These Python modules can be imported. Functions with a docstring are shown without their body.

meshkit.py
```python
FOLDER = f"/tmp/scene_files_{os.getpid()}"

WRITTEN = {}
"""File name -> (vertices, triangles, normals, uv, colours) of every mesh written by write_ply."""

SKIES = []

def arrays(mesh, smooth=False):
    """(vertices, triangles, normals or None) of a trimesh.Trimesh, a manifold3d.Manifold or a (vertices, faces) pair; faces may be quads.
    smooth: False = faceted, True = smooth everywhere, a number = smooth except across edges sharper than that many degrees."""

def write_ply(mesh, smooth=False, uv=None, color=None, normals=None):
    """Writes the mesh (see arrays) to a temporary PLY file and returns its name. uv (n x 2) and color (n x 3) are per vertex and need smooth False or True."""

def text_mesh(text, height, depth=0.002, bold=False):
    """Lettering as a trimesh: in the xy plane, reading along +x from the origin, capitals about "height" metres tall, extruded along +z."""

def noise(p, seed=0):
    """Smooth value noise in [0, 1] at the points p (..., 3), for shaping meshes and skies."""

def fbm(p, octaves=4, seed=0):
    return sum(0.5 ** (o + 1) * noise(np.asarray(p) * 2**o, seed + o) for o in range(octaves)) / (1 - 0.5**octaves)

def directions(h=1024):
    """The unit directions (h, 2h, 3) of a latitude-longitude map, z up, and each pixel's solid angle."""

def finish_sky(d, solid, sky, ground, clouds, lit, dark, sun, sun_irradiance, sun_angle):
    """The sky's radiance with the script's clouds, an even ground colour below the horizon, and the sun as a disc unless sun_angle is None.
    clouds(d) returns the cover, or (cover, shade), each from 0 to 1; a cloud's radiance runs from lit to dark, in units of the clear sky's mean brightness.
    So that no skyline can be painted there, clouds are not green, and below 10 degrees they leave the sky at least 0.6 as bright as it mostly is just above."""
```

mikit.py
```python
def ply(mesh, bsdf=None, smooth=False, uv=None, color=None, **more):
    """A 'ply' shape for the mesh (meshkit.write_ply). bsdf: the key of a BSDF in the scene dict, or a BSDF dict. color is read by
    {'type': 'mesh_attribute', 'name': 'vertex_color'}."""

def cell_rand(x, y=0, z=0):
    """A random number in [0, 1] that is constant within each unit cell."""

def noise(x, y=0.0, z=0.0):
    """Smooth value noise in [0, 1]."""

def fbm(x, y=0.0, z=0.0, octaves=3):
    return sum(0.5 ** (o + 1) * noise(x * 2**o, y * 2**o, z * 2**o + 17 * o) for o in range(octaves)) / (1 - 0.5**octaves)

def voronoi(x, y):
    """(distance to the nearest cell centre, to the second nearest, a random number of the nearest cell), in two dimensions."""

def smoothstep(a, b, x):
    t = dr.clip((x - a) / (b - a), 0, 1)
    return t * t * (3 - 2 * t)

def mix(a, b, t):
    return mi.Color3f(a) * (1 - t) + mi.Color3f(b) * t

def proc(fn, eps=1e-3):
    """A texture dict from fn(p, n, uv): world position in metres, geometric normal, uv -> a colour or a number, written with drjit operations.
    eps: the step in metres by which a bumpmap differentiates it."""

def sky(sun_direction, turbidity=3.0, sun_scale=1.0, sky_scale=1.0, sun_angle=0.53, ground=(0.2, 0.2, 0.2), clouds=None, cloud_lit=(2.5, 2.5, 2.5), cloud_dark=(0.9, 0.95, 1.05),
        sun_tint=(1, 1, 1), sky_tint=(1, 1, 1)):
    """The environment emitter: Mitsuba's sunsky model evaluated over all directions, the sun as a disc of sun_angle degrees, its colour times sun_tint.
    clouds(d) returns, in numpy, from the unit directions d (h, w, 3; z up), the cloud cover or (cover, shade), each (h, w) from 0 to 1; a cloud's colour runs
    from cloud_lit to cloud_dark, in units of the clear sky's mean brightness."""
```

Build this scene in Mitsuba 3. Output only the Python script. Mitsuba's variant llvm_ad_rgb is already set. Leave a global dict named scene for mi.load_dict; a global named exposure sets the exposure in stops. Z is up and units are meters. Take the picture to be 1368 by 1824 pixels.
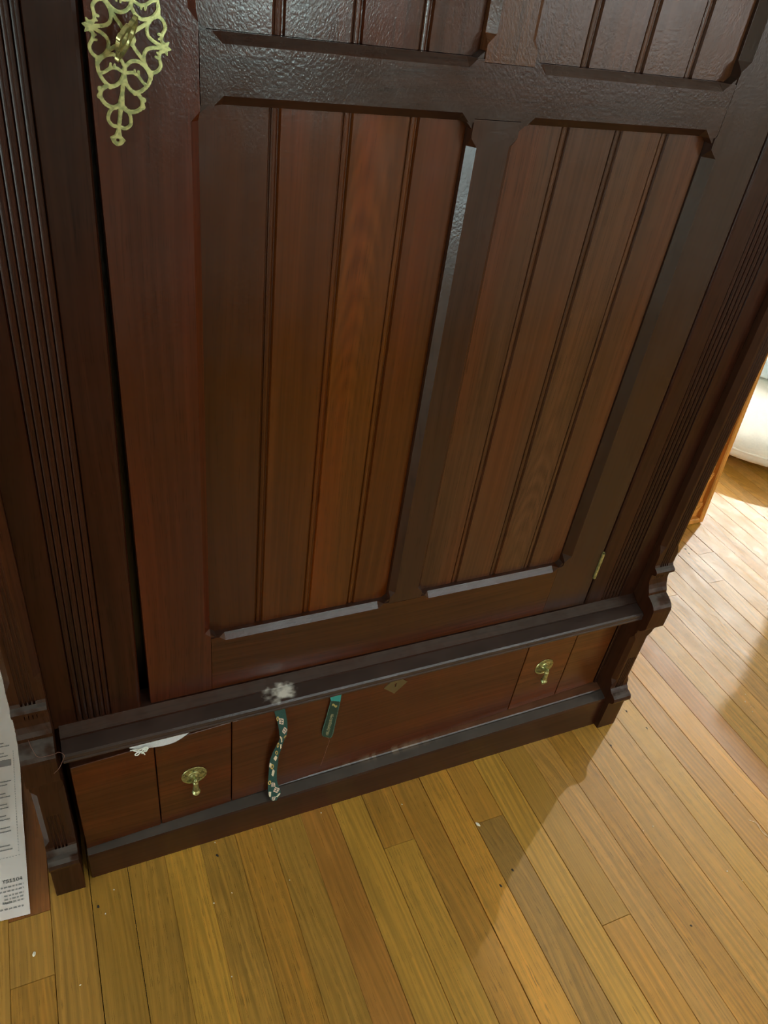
import math, random
import numpy as np
import drjit as dr
import mitsuba as mi
import trimesh
import manifold3d
from shapely.geometry import Polygon, LineString, Point, box as sbox
from shapely.ops import unary_union
from shapely import affinity
import mikit, meshkit
from mikit import noise, fbm, cell_rand, smoothstep, mix

T = mi.ScalarTransform4f
scene, labels = {'type': 'scene'}, {}
random.seed(7)
rng = np.random.default_rng(7)

# ------------------------------------------------------------------ camera, light levels
CAM = np.array([0.0568, -0.7099, 1.2158])
FWD = np.array([0.37844584, 0.70876492, -0.59534111])
UP = np.array([0.14116425, 0.59146098, 0.7938807])
scene['camera'] = {'type': 'perspective', 'fov_axis': 'x', 'fov': math.degrees(2 * math.atan(684 / 1328.3)),
                   'near_clip': 0.02, 'far_clip': 50.0,
                   'to_world': T().look_at(origin=CAM.tolist(), target=(CAM + FWD).tolist(), up=UP.tolist())}
exposure = 1.06
WINDOW_HIGH = [2.1, 2.5, 2.6]        # daylight through the wide transom window behind the photographer
WINDOW_NARROW = [18.0, 24.0, 24.0]      # narrow uncurtained window below it
WINDOW_CURTAIN = [1.45, 1.6, 1.65]    # curtained window beside it
WINDOW_LEFT = [3.5, 4.5, 4.6]
# hazy low sun and sky, which come in through the window deep in the room on the right
scene['sky'] = mikit.sky((0.742, 0.446, 0.50), turbidity=4.0, sun_scale=0.50, sky_scale=5.0, sun_tint=(0.95, 1.22, 1.75), ground=(0.25, 0.24, 0.2))
WINDOW_FAR = [8.0, 8.0, 7.6]         # window in the far wall, beside it

# room extent: x RX0..RX1, y RY0..RY1
RX0, RX1, RY0, RY1, RH = -2.2, 3.5, -2.1, 2.7, 3.0


# ------------------------------------------------------------------ materials
def rgb(r, g, b):
    return {'type': 'rgb', 'value': [r, g, b]}


def table(tone, colours):
    out = mi.Color3f(*colours[0])
    for i, c in enumerate(colours[1:], 1):
        out = dr.select(mi.Float(tone) > i - 0.5, mi.Color3f(*c), out)
    return out


WOOD = [(0.045, 0.0095, 0.0034),   # 0 frame of the door: dark red brown
        (0.064, 0.0140, 0.0012),   # 1 orange brown board
        (0.042, 0.0095, 0.0014),   # 2 brown board
        (0.082, 0.0195, 0.0016),   # 3 lighter orange board (arched figure)
        (0.058, 0.0200, 0.0075),   # 4 cooler brown board
        (0.063, 0.0230, 0.0085),   # 5 brown board with arched figure
        (0.023, 0.0080, 0.0048),   # 6 dark post / moulding
        (0.022, 0.0070, 0.0035),   # 7 pilaster
        (0.060, 0.0140, 0.0032),   # 8 drawer, warm
        (0.078, 0.0230, 0.0060),   # 9 drawer right
        (0.032, 0.0085, 0.0040),   # 10 plinth
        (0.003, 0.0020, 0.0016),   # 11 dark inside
        (0.024, 0.0095, 0.0055),   # 12 blackened frame of the door
        (0.066, 0.0240, 0.0085),   # 13 rubbed upper muntin
        (0.034, 0.0110, 0.0048)]   # 14 corner post


def wood_fn(vertical):
    def fn(p, n, uv):
        tone, sd = dr.floor(uv.x), dr.floor(uv.y)
        s = cell_rand(tone, sd, 5) * 41.0
        a = p.x if vertical else p.z
        g = p.z if vertical else p.x
        a2 = a + 0.7 * p.y
        wob = (noise(a2 * 9 + s, g * 2.3 + s, s) - 0.5) * 0.03
        st = fbm((a2 + wob) * 260 + s * 7, g * 5 + s, s, 3)
        fine = noise((a2 + wob) * 1100 + s, g * 38 + s, s)
        big = fbm(a2 * 26 + s, g * 2.6 + s * 2, s, 2)
        c = table(tone, WOOD)
        f = 0.52 + 0.70 * st + 0.55 * (big - 0.5)
        # arched (flat sawn) figure on the two boards that have it
        for tn, ac, gc in ((3, 0.370, 0.955), (5, 0.690, 0.60)):
            ring = (g - gc) * 46 + dr.square((a - ac) * 60) * 1.6 + 2.0 * noise(a * 40, g * 9, 3.0)
            arch = 0.5 + 0.5 * dr.sin(ring * 3.2)
            near = dr.exp(-dr.square((g - gc) / 0.16)) * dr.exp(-dr.square((a - ac) / 0.026))
            f = dr.select(dr.abs(tone - tn) < 0.5, f + near * (0.34 * (arch - 0.45) + 0.12), f)
        f *= 1 - 0.32 * smoothstep(0.66, 0.92, fine)
        c = c * dr.maximum(f, 0.12)
        c = mix(c, c * mi.Color3f(1.06, 0.82, 0.66), smoothstep(0.45, 0.75, big))
        # grey dust that has settled on ledges and mouldings
        du = smoothstep(0.25, 0.85, n.z) * smoothstep(0.25, 0.65, fbm(p.x * 60, p.y * 90, p.z * 60 + 5, 3))
        c = mix(c, mi.Color3f(0.080, 0.070, 0.064), du * dr.select(tone > 13.5, mi.Float(0.75), mi.Float(0.10)))
        # rubbed front of the waist moulding; plinth: bare reddish back strip, grey scuffed front strip
        wn = 0.75 + 0.5 * noise(p.x * 30, p.y * 60, 2.0)
        moul = dr.select((dr.abs(tone - 6) < 0.5) & (p.y < -0.0164) & (p.z > 0.30) & (p.z < 0.34), mi.Float(0.8), mi.Float(0.0))
        c = mix(c, mi.Color3f(0.034, 0.021, 0.018) * wn, moul)
        on = (dr.abs(tone - 10) < 0.5) & (n.z > 0.5)
        c = mix(c, mi.Color3f(0.105, 0.042, 0.021) * wn, dr.select(on & (p.y > -0.0200), mi.Float(0.85), mi.Float(0.0)))
        c = mix(c, mi.Color3f(0.042, 0.034, 0.030) * wn, dr.select(on & (p.y < -0.0210), mi.Float(0.85), mi.Float(0.0)))
        # white powder spilt on the waist moulding
        d2 = dr.square((p.x - 0.297) / 0.030) + dr.square((p.y + 0.022) / 0.020) + dr.square((p.z - 0.322) / 0.016)
        pw = smoothstep(0.32, 0.75, fbm(p.x * 80, p.y * 110, p.z * 110 + 2, 3) * 1.15 * dr.exp(-0.75 * d2))
        c = mix(c, mi.Color3f(0.62, 0.58, 0.52), 0.9 * pw)
        # worn bare wood along the top of the plinth
        wr = dr.exp(-dr.square((p.x - 0.515) / 0.075)) * dr.exp(-dr.square((p.z - 0.080) / 0.006)) * dr.exp(-dr.square((p.y + 0.019) / 0.006))
        wr = wr * smoothstep(0.35, 0.6, noise(p.x * 160, p.y * 40, 3.3))
        c = mix(c, mi.Color3f(0.22, 0.15, 0.10), 0.6 * wr)
        return c
    return fn


def rough_fn(p, n, uv):
    tone = dr.floor(uv.x)
    dull = dr.select((dr.abs(tone - 7) < 0.5) | (tone > 13.5), mi.Float(0.06), mi.Float(0.0))
    return 0.14 + dull + 0.16 * fbm(p.x * 34, p.y * 34, p.z * 22, 3)


def peel_fn(p, n, uv):
    # slightly crackled old varnish
    return noise(p.x * 760, p.y * 760, p.z * 420) + 0.5 * noise(p.x * 1700 + 7, p.y * 1700, p.z * 900)


for nm, up in (('wood_upright', True), ('wood_level', False)):
    scene[nm] = {'type': 'twosided', 'bsdf': {'type': 'bumpmap', 'texture': mikit.proc(peel_fn, eps=0.0003), 'scale': 8e-5,
                 'bsdf': {'type': 'principled', 'base_color': mikit.proc(wood_fn(up)), 'roughness': mikit.proc(rough_fn), 'specular': 0.42}}}
scene['wood_dull'] = {'type': 'twosided', 'bsdf': {**scene['wood_upright']['bsdf']['bsdf'], 'specular': 0.20}}

OAK = [(0.400, 0.205, 0.036),   # 0 tan
       (0.360, 0.188, 0.030),   # 1 olive
       (0.430, 0.226, 0.032),   # 2 yellow
       (0.390, 0.187, 0.026),   # 3 orange brown
       (0.345, 0.150, 0.025),   # 4 red brown
       (0.465, 0.224, 0.030),   # 5 bright orange
       (0.305, 0.162, 0.033),   # 6 dark olive
       (0.420, 0.215, 0.044),   # 7 pale tan
       (0.270, 0.095, 0.022)]   # 8 dark red board beside the paper


def oak_fn(p, n, uv):
    tone, sd = dr.floor(uv.x), dr.floor(uv.y)
    s = cell_rand(tone, sd, 9) * 57.0
    ac = (uv.x - tone - 0.5) * 0.0724        # metres from the middle of the board
    g = p.y
    r1, r2 = cell_rand(sd, 3, 1), cell_rand(sd, 7, 2)
    wav = (noise(s, g * 3.2 + s, 1.0) - 0.5) * 0.030 + (noise(ac * 60 + s, g * 9, s) - 0.5) * 0.006
    # growth rings cut along the board; some boards show long arches
    rr = (ac + wav) * (190 + 170 * r1) + dr.select(r2 > 0.62, dr.square((g + 0.55 * r1 + 0.1) * 4.0) * 2.2 + dr.square(ac * 70) * 1.5, mi.Float(0.0))
    ring = 0.5 + 0.5 * dr.sin(rr * 1.7 + 5.0 * fbm(ac * 90 + s, g * 5 + s, 0.5, 2))
    st = fbm((ac + wav) * 420 + s, g * 7 + s, s, 3)
    fine = noise((ac + wav * 0.6) * 1500 + s, g * 55 + s, s)
    big = noise(ac * 30 + s, g * 2.1 + s, s)
    c = table(tone, OAK)
    f = 0.62 + 0.60 * st + 0.18 * (ring - 0.5) * (0.3 + r1) + 0.26 * (big - 0.5)
    f *= 1 - 0.36 * smoothstep(0.60, 0.9, fine) * (0.4 + 0.9 * ring)
    c = c * f * 1.09
    c = mix(c, c * mi.Color3f(1.05, 0.86, 0.68), smoothstep(0.55, 0.85, st) * 0.5)
    # a few grey stains
    stn = smoothstep(0.70, 0.86, noise(p.x * 11 + 4, p.y * 5 + 9, 2.0))
    c = mix(c, c * mi.Color3f(0.80, 0.80, 0.78), 0.6 * stn)
    return c


def oak_rough(p, n, uv):
    return 0.36 + 0.12 * fbm(p.x * 60, p.y * 22, 1.0, 3)


scene['oak'] = {'type': 'twosided', 'bsdf': {'type': 'principled', 'base_color': mikit.proc(oak_fn), 'roughness': mikit.proc(oak_rough), 'specular': 0.5}}


def plain(key, c, rough=0.6, spec=0.4, metal=0.0, **more):
    scene[key] = {'type': 'twosided', 'bsdf': {'type': 'principled', 'base_color': c if isinstance(c, dict) else rgb(*c), 'roughness': rough, 'specular': spec, 'metallic': metal, **more}}


def brass_fn(p, n, uv):
    t = fbm(p.x * 260, p.y * 260, p.z * 260, 3)
    return mix(mi.Color3f(0.46, 0.44, 0.19), mi.Color3f(0.25, 0.26, 0.11), smoothstep(0.40, 0.66, t))


plain('brass', mikit.proc(brass_fn), 0.30, 0.5, 0.85)
plain('dull_brass', (0.12, 0.085, 0.035), 0.5, 0.5, 0.5)
scene['window_glass'] = {'type': 'thindielectric', 'int_ior': 1.5}
plain('wall_paint', (0.70, 0.65, 0.57), 0.8, 0.2)
plain('ceiling_paint', (0.55, 0.52, 0.47), 0.9, 0.2)
plain('white_paint', (0.75, 0.73, 0.69), 0.45, 0.4)
plain('subfloor', (0.03, 0.018, 0.01), 0.9, 0.1)
plain('dark_gap', (0.008, 0.005, 0.004), 0.9, 0.1)
plain('crumb_white', (0.80, 0.74, 0.60), 0.6)
plain('crumb_dark', (0.03, 0.022, 0.018), 0.7)
plain('ink', (0.05, 0.05, 0.055), 0.7, 0.2)
plain('pale_ink', (0.30, 0.28, 0.28), 0.7, 0.2)
plain('hair_red', (0.16, 0.07, 0.05), 0.5)
plain('hair_white', (0.75, 0.70, 0.55), 0.5)
plain('frayed_white', (0.70, 0.72, 0.66), 0.8, 0.1)


def cloth_white(p, n, uv):
    w = noise(p.x * 1500, p.y * 900, p.z * 900)
    return mi.Color3f(0.52, 0.53, 0.54) * (0.85 + 0.25 * w)


plain('ribbon_cloth', mikit.proc(cloth_white), 0.75, 0.2)


def paper_fn(p, n, uv):
    t = fbm(p.x * 30, p.y * 30, p.z * 30, 3)
    return mi.Color3f(0.84, 0.77, 0.75) * (0.94 + 0.10 * t)


plain('paper', mikit.proc(paper_fn), 0.55, 0.35)


def canvas_fn(p, n, uv):
    t = fbm(p.x * 14, p.y * 14, p.z * 14, 3)
    w = noise(p.x * 260, p.y * 260, p.z * 260)
    return mi.Color3f(0.86, 0.84, 0.75) * (0.92 + 0.16 * t) * (0.95 + 0.08 * w)


plain('canvas', mikit.proc(canvas_fn), 0.9, 0.1)


def blue_cloth_fn(p, n, uv):
    t = fbm(p.x * 9, p.y * 9, p.z * 9, 3)
    return mix(mi.Color3f(0.72, 0.78, 0.80), mi.Color3f(0.58, 0.72, 0.77), smoothstep(0.4, 0.6, t))


plain('pale_blue_cloth', mikit.proc(blue_cloth_fn), 0.9, 0.1)


def carved_fn(p, n, uv):
    st = fbm(p.x * 150 + 2 * noise(p.z * 8, p.x * 20), p.z * 9, p.y * 60, 3)
    return mi.Color3f(0.56, 0.245, 0.050) * (0.62 + 0.72 * st)


plain('carved_oak', mikit.proc(carved_fn), 0.34, 0.5)

# printed band of the green strap: u 0..1 across, v 0..1 along. (u, v, half width, half height, turn, kind)
MOTIFS = [(0.58, 0.045, 0.22, 0.026, 0.1, 0), (0.12, 0.165, 0.10, 0.022, 0.5, 1), (0.42, 0.190, 0.22, 0.026, 0.2, 0), (0.68, 0.275, 0.22, 0.026, 0.7, 0),
          (0.86, 0.335, 0.10, 0.018, 0.9, 1), (0.10, 0.350, 0.14, 0.014, 1.0, 2), (0.45, 0.375, 0.30, 0.012, 0.9, 2), (0.20, 0.445, 0.26, 0.018, 0.9, 1),
          (0.75, 0.440, 0.24, 0.012, 0.9, 2), (0.52, 0.515, 0.26, 0.016, 0.3, 1), (0.60, 0.570, 0.18, 0.024, 0.4, 2), (0.10, 0.655, 0.12, 0.020, 0.2, 2),
          (0.36, 0.665, 0.18, 0.024, 0.4, 1), (0.52, 0.712, 0.14, 0.022, 0.4, 2), (0.16, 0.790, 0.16, 0.024, 0.3, 1), (0.52, 0.815, 0.18, 0.026, 0.1, 0),
          (0.70, 0.880, 0.20, 0.026, 0.6, 0), (0.10, 0.910, 0.10, 0.024, 0.2, 2), (0.86, 0.940, 0.10, 0.020, 0.6, 2), (0.40, 0.970, 0.22, 0.024, 0.1, 0)]


def strap_fn(p, n, uv):
    u, v = uv.x, uv.y
    c = mi.Color3f(0.018, 0.055, 0.046) * (0.8 + 0.4 * noise(u * 40, v * 400))
    for mu, mv, hw, hh, a, kind in MOTIFS:
        du, dv = (u - mu), (v - mv) * 9.5
        ca, sa = math.cos(a), math.sin(a)
        x, y = (du * ca + dv * sa) / hw, (-du * sa + dv * ca) / (hh * 9.5)
        d = dr.maximum(dr.abs(x), dr.abs(y))
        if kind == 0:
            on = (d < 1) & ~((dr.abs(dr.abs(y) - 0.42) < 0.13) & (dr.abs(x) < 0.7)) & ~((dr.abs(x) < 0.10) & (d < 0.8))
            col = mi.Color3f(0.58, 0.44, 0.36)
        elif kind == 1:
            q = dr.square(x) + dr.square(y)
            on = (q < 1) & (q > 0.28)
            col = mi.Color3f(0.50, 0.32, 0.09)
        else:
            on = d < 1
            col = mi.Color3f(0.60, 0.50, 0.36)
        c = dr.select(on, col, c)
    return c


plain('strap_print', mikit.proc(strap_fn), 0.7, 0.3)


def bookmark_fn(p, n, uv):
    u, v = uv.x, uv.y
    c = mi.Color3f(0.010, 0.030, 0.020)
    edge = (u < 0.07) | (u > 0.93)
    c = dr.select(edge, mi.Color3f(0.035, 0.080, 0.060), c)
    gold = mi.Color3f(0.30, 0.24, 0.08)
    for mv in (0.09, 0.85):
        y = (v - mv) * 6
        on = (dr.abs(u - 0.5) < 0.26) & (dr.abs(y - 0.10 * dr.sin((u - 0.5) * 11)) < 0.12)
        c = dr.select(on, gold, c)
    # gilt line of worn lettering, not readable in the photograph
    on = (v > 0.26) & (v < 0.68) & (dr.abs(u - 0.5) < 0.13) & (cell_rand(v * 120, u * 30, 3) > 0.45)
    c = dr.select(on, mi.Color3f(0.22, 0.20, 0.11), c)
    return c


plain('bookmark_print', mikit.proc(bookmark_fn), 0.55, 0.4)
plain('bookmark_teal', (0.02, 0.21, 0.19), 0.4, 0.5)


# ------------------------------------------------------------------ mesh helpers
def fix(m):
    if m.volume < 0:
        m.invert()
    return m


def cat(ms):
    return trimesh.util.concatenate(ms)


def bx(x0, x1, y0, y1, z0, z1, ch=0.0):
    if ch <= 0:
        m = trimesh.creation.box((x1 - x0, y1 - y0, z1 - z0))
        m.apply_translation(((x0 + x1) / 2, (y0 + y1) / 2, (z0 + z1) / 2))
        return m
    pts = []
    for sx, sy, sz in np.ndindex(2, 2, 2):
        for k in range(3):
            q = [(x0, x1)[sx], (y0, y1)[sy], (z0, z1)[sz]]
            for j in range(3):
                if j != k:
                    q[j] += ch * (1 - 2 * (sx, sy, sz)[j])
            pts.append(q)
    return trimesh.convex.convex_hull(np.array(pts))


def poly_x(prof, x0, x1):
    m = trimesh.creation.extrude_polygon(Polygon(prof) if not isinstance(prof, Polygon) else prof, x1 - x0, engine='earcut')
    v = m.vertices.copy()
    m.vertices = np.stack([x0 + v[:, 2], v[:, 0], v[:, 1]], 1)
    return fix(m)


def poly_y(shape, y0, y1):
    shapes = getattr(shape, 'geoms', [shape]) if not isinstance(shape, (list, tuple)) else [Polygon(shape)]
    out = []
    for s in shapes:
        m = trimesh.creation.extrude_polygon(s, y1 - y0, engine='earcut')
        v = m.vertices.copy()
        m.vertices = np.stack([v[:, 0], y0 + v[:, 2], v[:, 1]], 1)
        out.append(fix(m))
    return cat(out) if len(out) > 1 else out[0]


def poly_z(prof, z0, z1):
    m = trimesh.creation.extrude_polygon(Polygon(prof) if not isinstance(prof, Polygon) else prof, z1 - z0, engine='earcut')
    m.apply_translation((0, 0, z0))
    return fix(m)


def hull(pts):
    m = manifold3d.Manifold.hull_points(np.asarray(pts, np.float32)).to_mesh()
    return trimesh.Trimesh(m.vert_properties[:, :3], m.tri_verts, process=False)


def solid(m):
    m = trimesh.Trimesh(m.vertices, m.faces, process=True)
    m.merge_vertices(merge_tex=True, merge_norm=True)
    return fix(m)


def cut(a, *bs):
    return trimesh.boolean.difference([solid(m) for m in (a, *bs)], engine='manifold', check_volume=False)


def join(*ms):
    return trimesh.boolean.union([solid(m) for m in ms], engine='manifold', check_volume=False)


def tube(pts, r, sides=6):
    p = np.asarray(pts, float)
    r = np.broadcast_to(r, (len(p),))
    t = np.gradient(p, axis=0)
    t /= np.linalg.norm(t, axis=1, keepdims=True) + 1e-12
    ref = np.array([0.3, 0.2, 0.93])
    a = np.cross(t, ref)
    a /= np.linalg.norm(a, axis=1, keepdims=True) + 1e-12
    b = np.cross(t, a)
    ang = np.arange(sides) * 2 * np.pi / sides
    v = p[:, None] + r[:, None, None] * (np.cos(ang)[None, :, None] * a[:, None] + np.sin(ang)[None, :, None] * b[:, None])
    v = v.reshape(-1, 3)
    f = []
    n = len(p)
    for i in range(n - 1):
        for j in range(sides):
            q = (i * sides + j, i * sides + (j + 1) % sides, (i + 1) * sides + (j + 1) % sides, (i + 1) * sides + j)
            f += [(q[0], q[1], q[2]), (q[0], q[2], q[3])]
    for j in range(1, sides - 1):
        f.append((0, j + 1, j))
        f.append(((n - 1) * sides, (n - 1) * sides + j, (n - 1) * sides + j + 1))
    return fix(trimesh.Trimesh(v, f, process=False))


def spline(pts, n=8):
    p = np.asarray(pts, float)
    q = np.vstack([2 * p[0] - p[1], p, 2 * p[-1] - p[-2]])
    out = []
    for i in range(1, len(q) - 2):
        t = np.linspace(0, 1, n, endpoint=False)[:, None]
        out.append(0.5 * (2 * q[i] + (q[i + 1] - q[i - 1]) * t + (2 * q[i - 1] - 5 * q[i] + 4 * q[i + 1] - q[i + 2]) * t**2 + (3 * q[i] - q[i - 1] - 3 * q[i + 1] + q[i + 2]) * t**3))
    return np.vstack(out + [p[-1:]])


def lathe(profile, n=20):
    """profile: (radius, height along +z)."""
    return fix(trimesh.creation.revolve(np.asarray(profile, float), sections=n))


def key(name):
    if name not in scene:
        return name
    i = 1
    while f'{name}_{i:03d}' in scene:
        i += 1
    return f'{name}_{i:03d}'


def put(name, mesh, bsdf, smooth=False, uv=None):
    k = key(name)
    scene[k] = mikit.ply(mesh, bsdf, smooth=smooth, uv=uv)
    return k


SEED = [0]


def put_wood(name, mesh, tone, level=False):
    SEED[0] += 1
    v = np.asarray(mesh.vertices)
    uv = np.stack([tone + 0.5 + 0.08 * (v[:, 0] + 0.37 * v[:, 2] + 0.21 * v[:, 1]), SEED[0] + 0.5 + 0.08 * (v[:, 1] + 0.3 * v[:, 2] - 0.4 * v[:, 0])], 1)
    return put(name, mesh, 'wood_level' if level else 'wood_dull' if tone in (7, 14) else 'wood_upright', False, uv)


def tag(k, label=None, category=None, group=None, kind=None):
    d = labels.setdefault(k, {})
    for n, v in (('label', label), ('category', category), ('group', group), ('kind', kind)):
        if v:
            d[n] = v


# ------------------------------------------------------------------ room shell
put('floor', bx(RX0 - 0.1, RX1 + 0.1, RY0 - 0.1, RY1 + 0.1, -0.12, -0.0185), 'subfloor')
tag('floor', 'floor of narrow honey coloured oak boards', kind='structure')

PITCH, X0B = 0.0579, -0.121
# tone of the strips in front of the wardrobe, read from the photograph (strip number: tone, or a list of (joint y, tone nearer, tone farther))
TONES = {-2: 0, -1: 0, 0: [(-0.165, 3, 0), (-0.070, 0, 8)], 1: 0, 2: 1, 3: 1, 4: 2, 5: 1, 6: 3, 7: 1, 8: 4, 9: 2, 10: [(-0.147, 2, 3)], 11: 3, 12: 5,
         13: [(-0.158, 6, 3)], 14: 2, 15: [(-0.384, 3, 1)], 16: 7, 17: 3, 18: 0, 19: 0, 20: 2, 21: 3, 22: 5, 23: 4, 24: 2, 25: 0}
JOINTS = {k: [q[0] for q in v] for k, v in TONES.items() if isinstance(v, list)}


def floor_board(x0, x1, y0, y1, tone, top=0.0):
    g, c = float(rng.choice([0.00015, 0.00025, 0.0004, 0.0007])), 0.0005
    a, b, d, e = x0 + g, x1 - g, y0 + 0.0003, y1 - 0.0003
    v = np.array([[a, d, -0.018], [b, d, -0.018], [b, e, -0.018], [a, e, -0.018], [a, d, top - c], [b, d, top - c], [b, e, top - c], [a, e, top - c],
                  [a + c, d + c * 0.5, top], [b - c, d + c * 0.5, top], [b - c, e - c * 0.5, top], [a + c, e - c * 0.5, top]])
    q = [[0, 3, 2, 1], [0, 1, 5, 4], [1, 2, 6, 5], [2, 3, 7, 6], [3, 0, 4, 7], [4, 5, 9, 8], [5, 6, 10, 9], [6, 7, 11, 10], [7, 4, 8, 11], [8, 9, 10, 11]]
    f = [t for k in q for t in ((k[0], k[1], k[2]), (k[0], k[2], k[3]))]
    SEED[0] += 1
    uv = np.stack([tone + 0.5 + 0.8 * (v[:, 0] - (x0 + x1) / 2) / PITCH, SEED[0] + 0.5 + 0.1 * (v[:, 1] - (y0 + y1) / 2)], 1)
    return trimesh.Trimesh(v, f, process=False), uv


rest_m, rest_uv = [], []
for k in range(-36, 63):
    xa, xb = X0B + k * PITCH, X0B + (k + 1) * PITCH
    if xb < RX0 or xa > RX1:
        continue
    near = -6 <= k <= 40
    js = list(JOINTS.get(k, []))
    if not js:
        js = [float(rng.uniform(-1.5, -0.75)), float(rng.uniform(0.10, 1.20))] if k in TONES else [float(rng.uniform(-1.3, -0.2))]
    while js[-1] < RY1 - 0.9:
        js.append(js[-1] + float(rng.uniform(0.8, 1.7)))
    while js[0] > RY0 + 0.9:
        js.insert(0, js[0] - float(rng.uniform(0.9, 1.5)))
    ys = [RY0] + [j for j in js if RY0 + 0.2 < j < RY1 - 0.2] + [RY1]
    for y0, y1 in zip(ys[:-1], ys[1:]):
        t = TONES.get(k)
        if isinstance(t, list):
            hit = [q[1] for q in t if abs(y1 - q[0]) < 0.01] + [q[2] for q in t if abs(y0 - q[0]) < 0.01]
            t = hit[0] if hit else int(rng.integers(0, 8))
        elif t is None or not (y0 < -0.1 < y1):
            t = int(rng.choice([0, 0, 1, 2, 2, 3, 3, 4, 5, 7]))
        m, uv = floor_board(xa, xb, y0, y1, t, float(-0.0004 * rng.random()))
        if near:
            put('floor__board', m, 'oak', False, uv)
        else:
            rest_m.append(m)
            rest_uv.append(uv)
kf = put('floor__far_board', cat(rest_m), 'oak', False, np.vstack(rest_uv))
tag(kf, kind='stuff')


def wall_with_hole(axis, at, thick, lo, hi, holes):
    s = sbox(lo, 0, hi, RH)
    for h in holes:
        s = s.difference(sbox(*h))
    # cut the outline at each hole so that every piece is a plain polygon with few corners
    m = poly_y(s, at, at + thick)
    if axis == 'y':
        return m
    v = m.vertices.copy()
    m.vertices = np.stack([v[:, 1], v[:, 0], v[:, 2]], 1)
    return fix(m)


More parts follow.
